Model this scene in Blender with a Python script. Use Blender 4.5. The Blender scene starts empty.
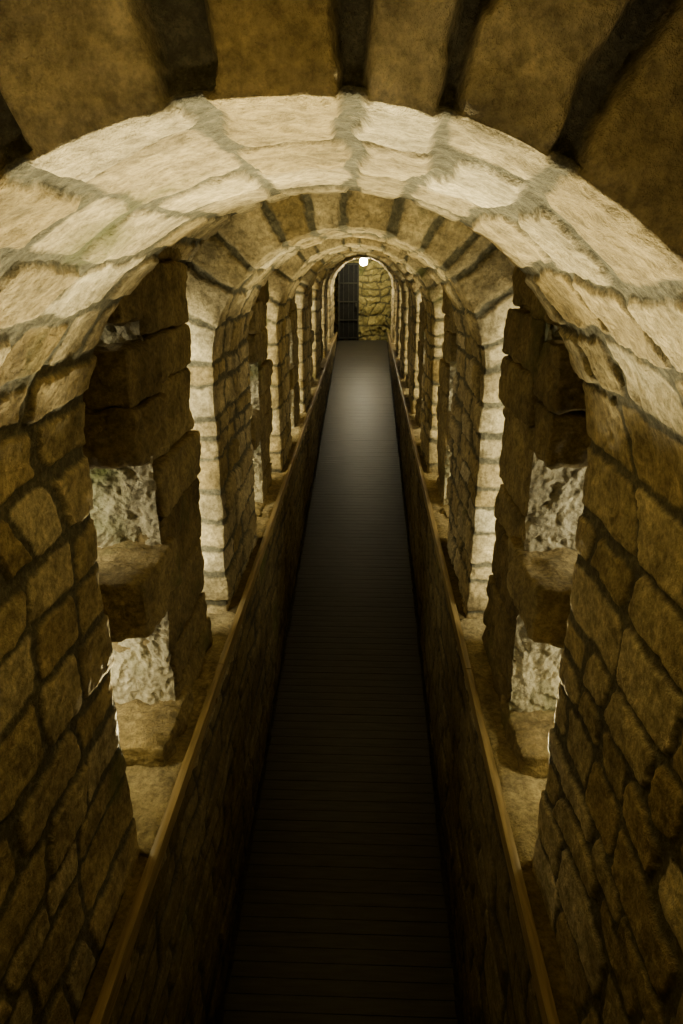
import bpy, math, random
import numpy as np
from mathutils import Vector
random.seed(7)
E = 2.48            # eye height above the near floor
C = -0.058          # tunnel axis (x)
R = 0.440           # half width / vault radius
RL = 0.405          # half width of the lower walls below the rail
SPR = -0.335        # springing height relative to eye
def fz(y): return -2.29 + 0.125*(y-1.53)
def rz(y): return -1.235 + 0.025*(y-1.2)

# ---------------------------------------------------------------- noise
def h3(ix, iy, iz, seed):
    n = (ix.astype(np.int64)*374761393 + iy.astype(np.int64)*668265263 + iz.astype(np.int64)*2147483647 + seed*974634777) & 0xffffffff
    n = ((n ^ (n >> 13))*1274126177) & 0xffffffff
    n = ((n ^ (n >> 16))*2246822519) & 0xffffffff
    n = n ^ (n >> 15)
    return (n & 0xffffff)/float(0xffffff)
def vn(x, y, z, seed=0):
    x = np.asarray(x, float); y = np.asarray(y, float); z = np.asarray(z, float)
    x, y, z = np.broadcast_arrays(x, y, z)
    ix, iy, iz = np.floor(x), np.floor(y), np.floor(z)
    fx, fy, fzz = x-ix, y-iy, z-iz
    fx = fx*fx*(3-2*fx); fy = fy*fy*(3-2*fy); fzz = fzz*fzz*(3-2*fzz)
    r = 0
    for a in (0, 1):
        for b in (0, 1):
            for c in (0, 1):
                w = (fx if a else 1-fx)*(fy if b else 1-fy)*(fzz if c else 1-fzz)
                r = r + w*h3(ix+a, iy+b, iz+c, seed)
    return r*2-1
def fbm(x, y, z, seed=0, o=4):
    r = 0; a = 1; t = 0
    for i in range(o):
        r = r + a*vn(x, y, z, seed+i*17); t += a
        x = x*2.07+3.1; y = y*2.03+1.7; z = z*2.01+5.3; a *= 0.5
    return r/t
def sm(a, b, x):
    t = np.clip((x-a)/(b-a), 0, 1); return t*t*(3-2*t)

def masonry(s, t, seed, hs=(0.075, 0.12), ts=(0.12, 0.27), mort=0.007, warp=0.022, extra=0.0, rad=0.023, skip=None):
    rnd = random.Random(seed)
    s2 = s + warp*vn(s*5, t*5, 0*s, seed+1) + warp*0.3*vn(s*17, t*17, 0*s, seed+2)
    t2 = t + warp*1.6*vn(s*5, t*5, 0*s+9, seed+3) + warp*0.35*vn(s*17, t*17, 0*s+5, seed+4)
    lo, hi = s.min()-0.05, s.max()+0.05
    sb = [lo]
    while sb[-1] < hi: sb.append(sb[-1]+rnd.uniform(*hs))
    sb = np.array(sb)
    ri = np.clip(np.searchsorted(sb, s2)-1, 0, len(sb)-2)
    ds = np.minimum(s2-sb[ri], sb[ri+1]-s2)
    dt = np.zeros_like(s2); ci = np.zeros_like(ri)
    tlo, thi = t.min()-0.1, t.max()+0.1
    for r in range(len(sb)-1):
        m = ri == r
        if not m.any(): continue
        tb = [tlo-rnd.uniform(0, ts[0])]
        while tb[-1] < thi: tb.append(tb[-1]+rnd.uniform(*ts))
        if skip: tb = [tb[0]] + [v for v in tb[1:-1] if not any(a < v < b for a, b in skip)] + [tb[-1]]
        tb = np.array(tb)
        sl = rnd.uniform(-0.4, 0.4)
        tt = t2[m]+sl*(s2[m]-sb[r]); k = np.clip(np.searchsorted(tb, tt)-1, 0, len(tb)-2)
        dt[m] = np.minimum(tt-tb[k], tb[k+1]-tt); ci[m] = k
    id1 = h3(ri, ci, 0*ri, seed+11); id2 = h3(ri, ci, 0*ri+3, seed+12); id3 = h3(ri, ci, 0*ri+7, seed+13)
    d = rad - np.hypot(np.maximum(rad-ds, 0), np.maximum(rad-dt, 0))
    d = d + 0.005*fbm(s*36, t*36, 0*s, seed+8, 3)
    mask = sm(mort-0.0015, mort+0.0045, d - id3*0.008 + 0.003 - extra)
    return mask, id1, id2

# ---------------------------------------------------------------- mesh helpers
def make_mesh(name, chunks, mat):
    V = []; Q = []; AT = []; off = 0
    for P, A in chunks:
        n, m, _ = P.shape
        V.append(P.reshape(-1, 3)); AT.append(A.reshape(-1, 3))
        i = (np.arange(n-1)[:, None]*m + np.arange(m-1)[None, :]).reshape(-1) + off
        Q.append(np.stack([i, i+1, i+m+1, i+m], 1)); off += n*m
    V = np.concatenate(V); Q = np.concatenate(Q); AT = np.concatenate(AT)
    V = V + np.array([0, 0, E])
    me = bpy.data.meshes.new(name)
    me.vertices.add(len(V)); me.vertices.foreach_set("co", V.astype(np.float32).ravel())
    me.loops.add(len(Q)*4); me.loops.foreach_set("vertex_index", Q.astype(np.int32).ravel())
    me.polygons.add(len(Q))
    me.polygons.foreach_set("loop_start", (np.arange(len(Q))*4).astype(np.int32))
    me.polygons.foreach_set("use_smooth", np.ones(len(Q), dtype=bool))
    me.update(calc_edges=True)
    at = me.attributes.new("stone", 'FLOAT_COLOR', 'POINT')
    col = np.ones((len(V), 4), dtype=np.float32); col[:, :3] = AT
    at.data.foreach_set("color", col.ravel())
    me.materials.append(mat); me.validate()
    ob = bpy.data.objects.new(name, me); bpy.context.collection.objects.link(ob)
    return ob

def block(cx, cy, cz, sx, sy, sz, n=14, rad=0.018, rough=0.006, seed=0, idv=None, freq=22):
    hx, hy, hz = sx/2, sy/2, sz/2
    rnd = random.Random(seed*31+5)
    idv = (rnd.random(), rnd.random()) if idv is None else idv
    out = []
    u = np.linspace(-1, 1, n); a, b = np.meshgrid(u, u, indexing='ij')
    one = np.ones_like(a)
    r = min(rad, hx*0.9, hy*0.9, hz*0.9)
    for ax in range(3):
        for sg in (-1, 1):
            c = [None]*3; c[ax] = one*sg; c[(ax+1) % 3] = a; c[(ax+2) % 3] = b
            p = np.stack([c[0]*hx, c[1]*hy, c[2]*hz], -1)
            inner = np.stack([np.clip(p[..., 0], -hx+r, hx-r), np.clip(p[..., 1], -hy+r, hy-r), np.clip(p[..., 2], -hz+r, hz-r)], -1)
            d = p-inner; L = np.linalg.norm(d, axis=-1, keepdims=True); nrm = d/np.maximum(L, 1e-6)
            p = inner+nrm*r
            w = p+np.array([cx, cy, cz])
            dis = rough*fbm(w[..., 0]*freq, w[..., 1]*freq, w[..., 2]*freq, seed, 4)*1.6
            w = w+nrm*dis[..., None]
            A = np.stack([one, one*idv[0], one*idv[1]], -1)
            out.append((w, A))
    return out
def slope_chunks(chs, cy, slope):
    res = []
    for P, A in chs:
        P = P.copy(); P[..., 2] += slope*(P[..., 1]-cy); res.append((P, A))
    return res

# ---------------------------------------------------------------- materials
def stone_mat(name, cols, mortar, bump=0.35, moss=0.0, pit=0.0, scale=1.0, var=1.0, stain=0.6):
    m = bpy.data.materials.new(name); m.use_nodes = True
    N = m.node_tree.nodes; L = m.node_tree.links
    bs = N['Principled BSDF']; bs.inputs['Roughness'].default_value = 0.88
    bs.inputs['Specular IOR Level'].default_value = 0.25
    at = N.new('ShaderNodeAttribute'); at.attribute_name = 'stone'
    sep = N.new('ShaderNodeSeparateColor'); L.new(at.outputs['Color'], sep.inputs[0])
    geo = N.new('ShaderNodeNewGeometry')
    cr = N.new('ShaderNodeValToRGB'); e = cr.color_ramp
    e.elements[0].color = (*cols[0], 1); e.elements[1].color = (*cols[-1], 1)
    for i, c in enumerate(cols[1:-1]):
        k = e.elements.new((i+1)/(len(cols)-1)); k.color = (*c, 1)
    L.new(sep.outputs[1], cr.inputs[0])
    def noise(sc, det=6, ro=0.6):
        n = N.new('ShaderNodeTexNoise'); n.inputs['Scale'].default_value = sc*scale
        n.inputs['Detail'].default_value = det; n.inputs['Roughness'].default_value = ro
        L.new(geo.outputs['Position'], n.inputs['Vector']); return n
    def mix(bt, a, b, f):
        x = N.new('ShaderNodeMix'); x.data_type = 'RGBA'; x.blend_type = bt
        for s, v in ((x.inputs[6], a), (x.inputs[7], b)):
            if isinstance(v, tuple): s.default_value = (*v, 1)
            else: L.new(v, s)
        if isinstance(f, (int, float)): x.inputs[0].default_value = f
        else: L.new(f, x.inputs[0])
        return x.outputs[2]
    def ramp(v, a, b, c0=0.0, c1=1.0):
        r = N.new('ShaderNodeMapRange'); r.inputs[1].default_value = a; r.inputs[2].default_value = b
        r.inputs[3].default_value = c0; r.inputs[4].default_value = c1; L.new(v, r.inputs[0]); return r.outputs[0]
    n1 = noise(13, 8, 0.7); n2 = noise(70, 6, 0.75); n3 = noise(2.6, 4); n5 = noise(4.5, 5, 0.6)
    c = cr.outputs[0]
    def gray(v):
        g = N.new('ShaderNodeCombineColor')
        for i in range(3): L.new(v, g.inputs[i])
        return g.outputs[0]
    c = mix('MULTIPLY', c, gray(ramp(n1.outputs[0], 0.34, 0.66, 0.5, 1.25)), 0.95*var)
    gg = gray(ramp(n2.outputs[0], 0.38, 0.62, 0.62, 1.2))
    c = mix('MULTIPLY', c, gg, 0.95*var)
    mo = mix('MULTIPLY', mortar, gg, 0.9)
    f = N.new('ShaderNodeMath'); f.operation = 'ADD'
    L.new(sep.outputs[0], f.inputs[0]); L.new(ramp(n2.outputs[0], 0.3, 0.7, -0.15, 0.15), f.inputs[1]); f.use_clamp = True
    c = mix('MIX', mo, c, f.outputs[0])
    c = mix('MULTIPLY', c, gray(ramp(n5.outputs[0], 0.38, 0.62, 0.55, 1.1)), stain)
    if moss > 0:
        mv = ramp(n3.outputs[0], 0.64-moss*0.2, 0.76-moss*0.15)
        c = mix('MIX', c, (0.11, 0.12, 0.035), mv)
    L.new(c, bs.inputs['Base Color'])
    b1 = N.new('ShaderNodeBump'); b1.inputs['Strength'].default_value = bump; b1.inputs['Distance'].default_value = 0.01
    L.new(n2.outputs[0], b1.inputs['Height'])
    b2 = N.new('ShaderNodeBump'); b2.inputs['Strength'].default_value = bump*1.2; b2.inputs['Distance'].default_value = 0.02
    n4 = noise(24, 6, 0.7)
    if pit > 0:
        vo = N.new('ShaderNodeTexVoronoi'); vo.inputs['Scale'].default_value = 60
        L.new(geo.outputs['Position'], vo.inputs['Vector'])
        ad = N.new('ShaderNodeMath'); ad.operation = 'ADD'; L.new(n4.outputs[0], ad.inputs[0])
        L.new(ramp(vo.outputs[0], 0, 0.6, 0, pit), ad.inputs[1]); L.new(ad.outputs[0], b2.inputs['Height'])
    else:
        L.new(n4.outputs[0], b2.inputs['Height'])
    L.new(b1.outputs[0], b2.inputs['Normal']); L.new(b2.outputs[0], bs.inputs['Normal'])
    return m

tan = [(0.36, 0.27, 0.11), (0.66, 0.55, 0.31), (0.50, 0.39, 0.185), (0.76, 0.66, 0.42), (0.48, 0.365, 0.155), (0.62, 0.52, 0.30), (0.42, 0.335, 0.16)]
M_vault = stone_mat("vault_stone", tan, (0.145, 0.134, 0.088), moss=0.12, bump=0.6)
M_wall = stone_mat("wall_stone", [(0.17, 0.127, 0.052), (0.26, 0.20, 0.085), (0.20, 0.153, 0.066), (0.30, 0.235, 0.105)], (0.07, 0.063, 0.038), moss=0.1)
M_block = stone_mat("window_block_stone", [(0.24, 0.178, 0.07), (0.43, 0.335, 0.15), (0.31, 0.235, 0.10)], (0.2, 0.17, 0.1), bump=0.6, moss=0.35)
M_rock = stone_mat("rough_limestone", [(0.46, 0.40, 0.23), (0.70, 0.63, 0.42)], (0.3, 0.27, 0.2), bump=0.7, moss=0.6, pit=0.35, var=0.8, stain=0.5)
M_end = stone_mat("end_rock", [(0.28, 0.24, 0.08), (0.42, 0.36, 0.13)], (0.10, 0.09, 0.04), bump=0.8, moss=0.4)

def simple(name, col, rough=0.6, metal=0.0, nscale=20, var=0.35, bump=0.2, stretch=(1, 1, 1), spec=0.5):
    m = bpy.data.materials.new(name); m.use_nodes = True
    N = m.node_tree.nodes; L = m.node_tree.links; bs = N['Principled BSDF']
    bs.inputs['Roughness'].default_value = rough; bs.inputs['Metallic'].default_value = metal
    bs.inputs['Specular IOR Level'].default_value = spec
    geo = N.new('ShaderNodeNewGeometry'); mp = N.new('ShaderNodeMapping'); mp.inputs['Scale'].default_value = stretch
    L.new(geo.outputs['Position'], mp.inputs[0])
    n = N.new('ShaderNodeTexNoise'); n.inputs['Scale'].default_value = nscale; n.inputs['Detail'].default_value = 6
    L.new(mp.outputs[0], n.inputs['Vector'])
    cr = N.new('ShaderNodeValToRGB'); cr.color_ramp.elements[0].position = 0.3; cr.color_ramp.elements[1].position = 0.7
    cr.color_ramp.elements[0].color = (*[c*(1-var) for c in col], 1); cr.color_ramp.elements[1].color = (*[c*(1+var) for c in col], 1)
    L.new(n.outputs[0], cr.inputs[0]); L.new(cr.outputs[0], bs.inputs['Base Color'])
    b = N.new('ShaderNodeBump'); b.inputs['Strength'].default_value = bump; b.inputs['Distance'].default_value = 0.005
    L.new(n.outputs[0], b.inputs['Height']); L.new(b.outputs[0], bs.inputs['Normal'])
    return m
M_plank = simple("weathered_plank", (0.031, 0.029, 0.022), 0.46, stretch=(1, 8, 8), nscale=9, var=0.35)
M_rail = simple("rail_wood", (0.29, 0.21, 0.085), 0.45, stretch=(8, 0.6, 8), nscale=14)
M_gravel = simple("dark_gravel", (0.04, 0.034, 0.025), 0.95, nscale=60, bump=1.0, var=0.6)
M_iron = simple("dark_iron", (0.008, 0.008, 0.007), 0.8, spec=0.15)
M_iron2 = simple("dark_iron_frame", (0.022, 0.022, 0.016), 0.7, spec=0.2)

# ---------------------------------------------------------------- vault segments
F = 0.26
def profile(s, zb):
    H = SPR-zb; A = math.pi*R
    x = np.empty_like(s); z = np.empty_like(s); nx = np.empty_like(s); nz = np.empty_like(s)
    m = s < H; x[m] = C-R; z[m] = zb+s[m]; nx[m] = -1; nz[m] = 0
    m = (s >= H) & (s <= H+A); th = math.pi-(s[m]-H)/R
    x[m] = C+R*np.cos(th); z[m] = SPR+R*np.sin(th); nx[m] = np.cos(th); nz[m] = np.sin(th)
    m = s > H+A; x[m] = C+R; z[m] = SPR-(s[m]-H-A); nx[m] = 1; nz[m] = 0
    return x, z, nx, nz

def vault_arch(y0, y1, step, seed, near=False):
    zb = rz((y0+y1)/2)-0.03
    Ls = 2*(SPR-zb)+math.pi*R; L = y1-y0
    sv = np.linspace(0, Ls, int(Ls/step))
    tv = np.concatenate([np.linspace(-F, -0.02, max(4, int((F-0.02)/step))), np.linspace(-0.018, L+0.018, int((L+0.036)/step)), np.linspace(L+0.02, L+F, max(4, int((F-0.02)/step)))])
    s, t = np.meshgrid(sv, tv, indexing='ij')
    x, z, nx, nz = profile(s, zb)
    off = np.where(t < 0, -t, np.where(t > L, t-L, 0)); yy = y0+np.clip(t, 0, L)
    rr = 0.014
    a0 = np.clip((t+rr)/(2*rr), 0, 1)*math.pi/2; a1 = np.clip((L+rr-t)/(2*rr), 0, 1)*math.pi/2
    a = np.minimum(a0, a1)
    front = t < L/2
    dy = np.where(front, -np.cos(a), np.cos(a)); di = np.sin(a)
    face = 1-di
    onarc = sm(0.0, 0.12, np.minimum(s-(SPR-zb), Ls-(SPR-zb)-s))
    ex = 0.0025 if near else 0.000
    mask, i1, i2 = masonry(s, t, seed, hs=(0.06, 0.15) if not near else (0.070, 0.130), ts=(0.09, 0.24) if not near else (0.10, 0.25), mort=0.0075, extra=face*onarc*ex, skip=[(-0.24, 0.05), (L-0.05, L+0.24)])
    rnd = fbm(s*9, t*9, 0*s, seed+40, 4)
    fine = fbm(s*45, t*45, 0*s, seed+60, 3)
    low = vn(s*2.5, t*2.5, 0*s, seed+70)
    k = 1.0 if near else 1.8
    h = mask*(0.0030+0.009*k*(i2-0.3)) + rnd*0.006*mask*k + fine*0.0036*k + low*0.006 - 0.003
    h = h - (1-mask)*face*onarc*(0.022 if near else 0.008)
    corner = np.exp(-(np.minimum(abs(t), abs(t-L))/0.012)**2)*0.005
    h = h-corner
    X = x+nx*off-nx*di*h; Z = z+nz*off-nz*di*h; Y = yy+dy*h
    return make_mesh("stone_vault_arch", [(np.stack([X, Y, Z], -1), np.stack([mask, i1, i2], -1))], M_vault)

segs = [(-1.2, -0.5), (0.54, 1.19), (2.27, 2.97), (3.98, 4.62), (5.58, 6.2), (7.1, 7.68), (8.55, 9.1), (9.9, 11.0)]
steps = [0.02, 0.0040, 0.006, 0.009, 0.012, 0.015, 0.018, 0.02]
seeds = [100, 113, 126, 139, 152, 165, 178, 191]
for i, (a, b) in enumerate(segs):
    vault_arch(a, b, steps[i], seeds[i], near=(i == 1))
    for sg in (-1, 1):
        ym = (a+b)/2
        make_mesh("stone_sill", slope_chunks(block(C+sg*(RL+0.03), ym, rz(ym)-0.045, 0.07, b-a+0.02, 0.07, n=14, rough=0.003, seed=i), ym, 0.025), M_wall)

# ---------------------------------------------------------------- gaps between arches
RG = 0.465; SG = -0.12; HG = 0.34; RC = 0.55
gaps = [(segs[i][1], segs[i+1][0]) for i in range(len(segs)-1)]
for gi, (g0, g1) in enumerate(gaps):
    step = [0.012, 0.008, 0.01, 0.014, 0.018, 0.02, 0.02][gi]
    n = int(1.5/step); m = int((g1-g0+0.06)/step)
    u, t = np.meshgrid(np.linspace(0, math.pi, n), np.linspace(g0-0.03, g1+0.03, m), indexing='ij')
    s = u*0.43
    mask, i1, i2 = masonry(s, t, 500+gi, hs=(0.08, 0.12), ts=(0.15, 0.3), mort=0.009)
    h = mask*0.012+fbm(s*9, t*9, 0*s, gi+3)*0.006
    X = C-(RC-h)*np.cos(u); Z = SG+(HG-h)*np.sin(u)
    make_mesh("ceiling" , [(np.stack([X, t, Z], -1), np.stack([mask, i1, i2], -1))], M_vault)
    nb = [8, 28, 16, 12, 9, 8, 8][gi]
    rl = rz((g0+g1)/2)
    G = g1-g0
    p0 = G*0.40; p1 = G*0.82
    for sg in (-1, 1):
        ch = []
        def add(o0, o1, ya, yb, za, zb_, sd, rough=0.006, n=nb, rad=0.014):
            xa, xb = C+sg*o0, C+sg*o1
            ch.extend(block((xa+xb)/2, (ya+yb)/2, (za+zb_)/2, abs(xb-xa), yb-ya, zb_-za, n=n, rad=rad, rough=rough, seed=sd))
        rr = random.Random(gi*10+sg)
        j = lambda a: rr.uniform(-a, a)
        add(RG+0.022, RG+0.15, g0+p0+0.05, g0+p1-0.02, rl-0.08, 0.1, 3, rough=0.002, n=10)
        z = rl-0.08; k = 0
        while z < 0.10:
            hh = rr.uniform(0.11, 0.25); jj = rr.uniform(-0.014, 0.012)
            add(RG+jj, RG+0.17, g0+p0+0.035+j(0.015), g0+p1+rr.uniform(-0.022, 0.018), z+0.003, z+hh-0.003, gi*100+k*7+sg, n=nb+4, rough=0.009, rad=0.012)
            z += hh; k += 1
        bands = [(-0.128+j(.006), 0.0, .31), (0.0, 0.15, .33), (-0.300, -0.165+j(.006), .285), (-0.435+j(.01), -0.300, .295), (-0.83+j(.01), -0.675+j(.008), .215), (rl-0.06, -1.155+j(.008), .25)]
        for k, (za, zb_, fy) in enumerate(bands):
            add(RG-0.012+j(0.01), RG+0.42, g0+G*fy/1.08+j(.008), g0+p0+0.10, za+0.002, zb_-0.002, gi*100+50+k*3+sg, n=nb+6, rad=0.012, rough=0.011)
        pier = bpy.data.objects.new("stone_window_pier", None); bpy.context.collection.objects.link(pier)
        make_mesh("bonded_blocks", ch, M_block).parent = pier
        make_mesh("stone_sill", block(C+sg*(RL+0.245), (g0+g1)/2, rl-0.045, 0.50, G+0.03, 0.09, n=nb+14, rough=0.012, seed=gi+70), M_vault)
        def rock(axis, c0, a0, a1, seed):
            st = max(step*0.5, 0.0035)
            za, zb_ = rl-0.05, -0.10
            a, z = np.meshgrid(np.linspace(a0, a1, max(6, int(abs(a1-a0)/st))), np.linspace(za, zb_, int((zb_-za)/st)), indexing='ij')
            wx = a+0.02*vn(a*20, z*20, 0*a, seed+31); wz = z+0.02*vn(a*20, z*20, 0*a+4, seed+32)
            d = fbm(a*10, z*10, 0*a+seed, seed, 5)*0.038 + fbm(wx*55, wz*55, 0*a, seed+3, 4)*0.014
            pit = sm(0.25, 0.6, fbm(wx*34, wz*34, 0*a+2, seed+5, 2)); d = d + pit*0.014
            i1 = (fbm(a*8, z*8, 0*a, seed+9, 3)+1)/2
            A = np.stack([np.ones_like(a), i1, i1], -1)
            if axis == 'y': P = np.stack([a, c0+d, z], -1)
            else: P = np.stack([c0+d, a, z], -1)
            return (P, A)
        make_mesh("rough_rock_infill", [rock('y', g0+p0+0.010, C+sg*(RG+0.002), C+sg*0.88, gi*5+(sg > 0)*2+1), rock('x', C+sg*0.85, g0, g1, gi*5+77)], M_rock).parent = pier

# ---------------------------------------------------------------- lower walls
ys = [-1.35]
while ys[-1] < 11.2: ys.append(ys[-1]+0.0075*(1+max(0, ys[-1])*0.35))
ys = np.array(ys)
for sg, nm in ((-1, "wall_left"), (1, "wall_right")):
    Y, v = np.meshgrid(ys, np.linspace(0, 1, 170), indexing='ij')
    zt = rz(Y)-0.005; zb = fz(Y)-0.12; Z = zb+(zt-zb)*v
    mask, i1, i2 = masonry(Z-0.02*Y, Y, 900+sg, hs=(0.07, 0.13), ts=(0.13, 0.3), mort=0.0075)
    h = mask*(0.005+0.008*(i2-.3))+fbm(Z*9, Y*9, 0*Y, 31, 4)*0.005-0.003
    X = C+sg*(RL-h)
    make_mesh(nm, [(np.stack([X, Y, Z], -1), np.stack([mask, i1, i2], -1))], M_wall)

def cross_wall(name, y, seed, step, mat, rough):
    X, Z = np.meshgrid(np.arange(C-0.75, C+0.75, step), np.arange(-2.75 if y < 0 else -1.35, 0.35, step), indexing='ij')
    mask, i1, i2 = masonry(Z, X, seed, warp=0.045, hs=(0.09, 0.17), ts=(0.12, 0.25))
    h = mask*0.012+fbm(X*9, Z*9, 0*X, 5)*rough
    make_mesh(name, [(np.stack([X, y-h*(1 if y > 0 else -1), Z], -1), np.stack([mask, i1, i2], -1))], mat)
cross_wall("wall_end", 11.17, 71, 0.012, M_end, 0.08)
cross_wall("wall_back", -1.25, 72, 0.03, M_vault, 0.01)

# ---------------------------------------------------------------- floor + walkway
Y, X = np.meshgrid(np.linspace(-1.35, 11.3, 240), np.linspace(C-R-0.05, C+R+0.05, 60), indexing='ij')
Z = fz(Y)-0.05+fbm(X*30, Y*30, 0*X, 4, 3)*0.015
make_mesh("floor", [(np.stack([X, Y, Z], -1), np.ones(X.shape+(3,)))], M_gravel)
def box_chunks(cx, cy, cz, sx, sy, sz, slope=0.0, n=3, r=0.003):
    return slope_chunks(block(cx, cy, cz, sx, sy, sz, n=n, rad=r, rough=0, seed=1), cy, slope)
ch = []; y = -1.2
while y < 11.0:
    w = 0.052
    ch += box_chunks(C+random.uniform(-.003, .003), y+w/2, fz(y+w/2)-0.014+random.uniform(-.0005, .0005), 0.755, w-0.0018, 0.028, slope=0.125, n=4, r=0.0013)
    y += w
for xx in (-0.3, 0.3):
    ch += box_chunks(C+xx, 4.9, fz(4.9)-0.045, 0.05, 12.1, 0.035, slope=0.125)
make_mesh("plank_walkway", ch, M_plank)
for sg in (-1, 1):
    ch = []
    yy = -1.2
    while yy < 10.95:
        L = min(3.1, 10.98-yy)
        ch += box_chunks(C+sg*(RL-0.010), yy+L/2, rz(yy+L/2)-0.005, 0.022, L-0.001, 0.045, slope=0.025, n=4, r=0.005)
        yy += L
    for k in range(14):
        yk = -0.8+k*0.88
        if yk > 10.9: break
        ch += box_chunks(C+sg*(RL-0.004), yk, rz(yk)-0.05, 0.014, 0.03, 0.06, n=3, r=0.003)
    make_mesh("wooden_handrail", ch, M_rail)

# door at the end: dark leaf with frame, rails, bars and a handle
zb = fz(11.0)+0.012; ztop = 0.03; xd0, xd1 = C-0.375, C-0.06
yc = 11.07
door = bpy.data.objects.new("door_1", None); bpy.context.collection.objects.link(door)
leaf = make_mesh("leaf", box_chunks((xd0+xd1)/2, yc, (zb+ztop)/2, xd1-xd0, 0.03, ztop-zb), M_iron)
ch = []
for xx in (xd0+0.012, xd1-0.012): ch += box_chunks(xx, yc-0.03, (zb+ztop)/2, 0.024, 0.04, ztop-zb)
for q in (0, 0.25, 0.5, 0.75, 1.0): ch += box_chunks((xd0+xd1)/2, yc-0.025, zb+0.02+(ztop-zb-0.04)*q, xd1-xd0, 0.03, 0.02)
for q in (0.25, 0.5, 0.75): ch += box_chunks(xd0+(xd1-xd0)*q, yc-0.022, (zb+ztop)/2, 0.010, 0.02, ztop-zb)
ch += box_chunks(xd1-0.04, yc-0.06, (zb+ztop)/2-0.05, 0.02, 0.05, 0.06)
bars = make_mesh("frame_and_bars", ch, M_iron2)
leaf.parent = door; bars.parent = door

lx, ly, lz = C+0.01, 10.4, 0.045
bpy.ops.mesh.primitive_uv_sphere_add(segments=24, ring_count=16, radius=0.055, location=(lx, ly, lz+E))
g = bpy.context.object; g.name = "globe"
for p in g.data.polygons: p.use_smooth = True
me = bpy.data.materials.new("lamp_glass"); me.use_nodes = True
nt = me.node_tree; bs = nt.nodes['Principled BSDF']
bs.inputs['Emission Color'].default_value = (1, 0.89, 0.60, 1); bs.inputs['Emission Strength'].default_value = 310
g.data.materials.append(me)
bpy.ops.mesh.primitive_cylinder_add(vertices=24, radius=0.04, depth=0.04, location=(lx, ly, lz+0.062+E))
b = bpy.context.object; b.name = "base"; b.data.materials.append(M_iron)
par = bpy.data.objects.new("ceiling_lamp", None); bpy.context.collection.objects.link(par)
g.parent = par; b.parent = par

# ---------------------------------------------------------------- lights
def aim(o, loc, tgt):
    o.location = (loc[0], loc[1], loc[2]+E)
    o.rotation_euler = (Vector(tgt)-Vector(loc)).to_track_quat('-Z', 'Y').to_euler()
def spot(loc, tgt, power, col, ang=90, blend=1.0, rad=0.012):
    d = bpy.data.lights.new("uplight_or_fill", 'SPOT'); d.energy = power; d.color = col
    d.spot_size = math.radians(ang); d.spot_blend = blend; d.shadow_soft_size = rad
    o = bpy.data.objects.new("uplight_or_fill", d); bpy.context.collection.objects.link(o); aim(o, loc, tgt)
def strip(loc, power, col, h, wd=0.03, dirv=(0, 1, 0)):
    d = bpy.data.lights.new("strip_or_fill_light", 'AREA'); d.shape = 'RECTANGLE'; d.size = wd; d.size_y = h
    d.energy = power; d.color = col
    o = bpy.data.objects.new("strip_or_fill_light", d); bpy.context.collection.objects.link(o)
    o.location = (loc[0], loc[1], loc[2]+E)
    o.rotation_euler = Vector(dirv).to_track_quat('-Z', 'Z').to_euler()
WARM = (1.0, 0.86, 0.48); COOL = (1.0, 0.91, 0.65); GOLD = (1.0, 0.84, 0.42)
for gi, (g0, g1) in enumerate(gaps):
    if gi == 0: continue
    G = g1-g0
    for sg in (-1, 1):
        spot((C+sg*0.455, g0+0.14, -1.12), (C-sg*0.10, g0-0.66, 0.45), 185 if gi == 1 else 84, WARM if gi == 1 else GOLD, 46)
        strip((C+sg*0.57, g0+G*0.82+0.03, -0.60), 4.0 if gi == 1 else 2.8, (1, 0.90, 0.58) if gi == 1 else (1, .85, .47), 1.08)
        if gi < 5:
            spot((C+sg*0.41, g0+0.08, -0.60), (C, g1+0.05, 0.08), 30, GOLD, 44)  # added spot without a known fixture, brightens the next arch ring
            yr = g0+G*0.40-0.07
            strip((C+sg*0.72, yr-0.07, -0.565), 0.85, COOL, 0.14, wd=0.02, dirv=(-sg*0.7, 1, 0))
            strip((C+sg*0.72, yr-0.07, -1.00), 0.85, COOL, 0.16, wd=0.02, dirv=(-sg*0.7, 1, 0))
            strip((C+sg*0.70, yr-0.02, -0.147), 0.25, COOL, 0.02, wd=0.02, dirv=(-sg*0.8, 1, 0))
            strip((C+sg*0.62, g0+0.16, -0.95), 0.7, GOLD, 0.03, dirv=(0, 0.15, -1))  # added downward fill that brightens the sill
spot((C, -0.35, -0.9), (C, 0.5, 0.42), 10.5, (1, 0.81, 0.46), 58)  # added unseen fill behind the camera, lifts the near arch face
w = bpy.data.worlds.new("World"); bpy.context.scene.world = w; w.use_nodes = True
w.node_tree.nodes['Background'].inputs[0].default_value = (0.5, 0.4, 0.25, 1)
w.node_tree.nodes['Background'].inputs[1].default_value = 0.01

# ---------------------------------------------------------------- camera
cd = bpy.data.cameras.new("camera"); cam = bpy.data.objects.new("camera", cd)
bpy.context.collection.objects.link(cam)
cd.sensor_width = 36; cd.lens = 690/1024*36; cd.clip_start = 0.02
cam.location = (0, 0, E)
cam.rotation_euler = (math.radians(90-19.7), 0, math.radians(1.99))
bpy.context.scene.camera = cam
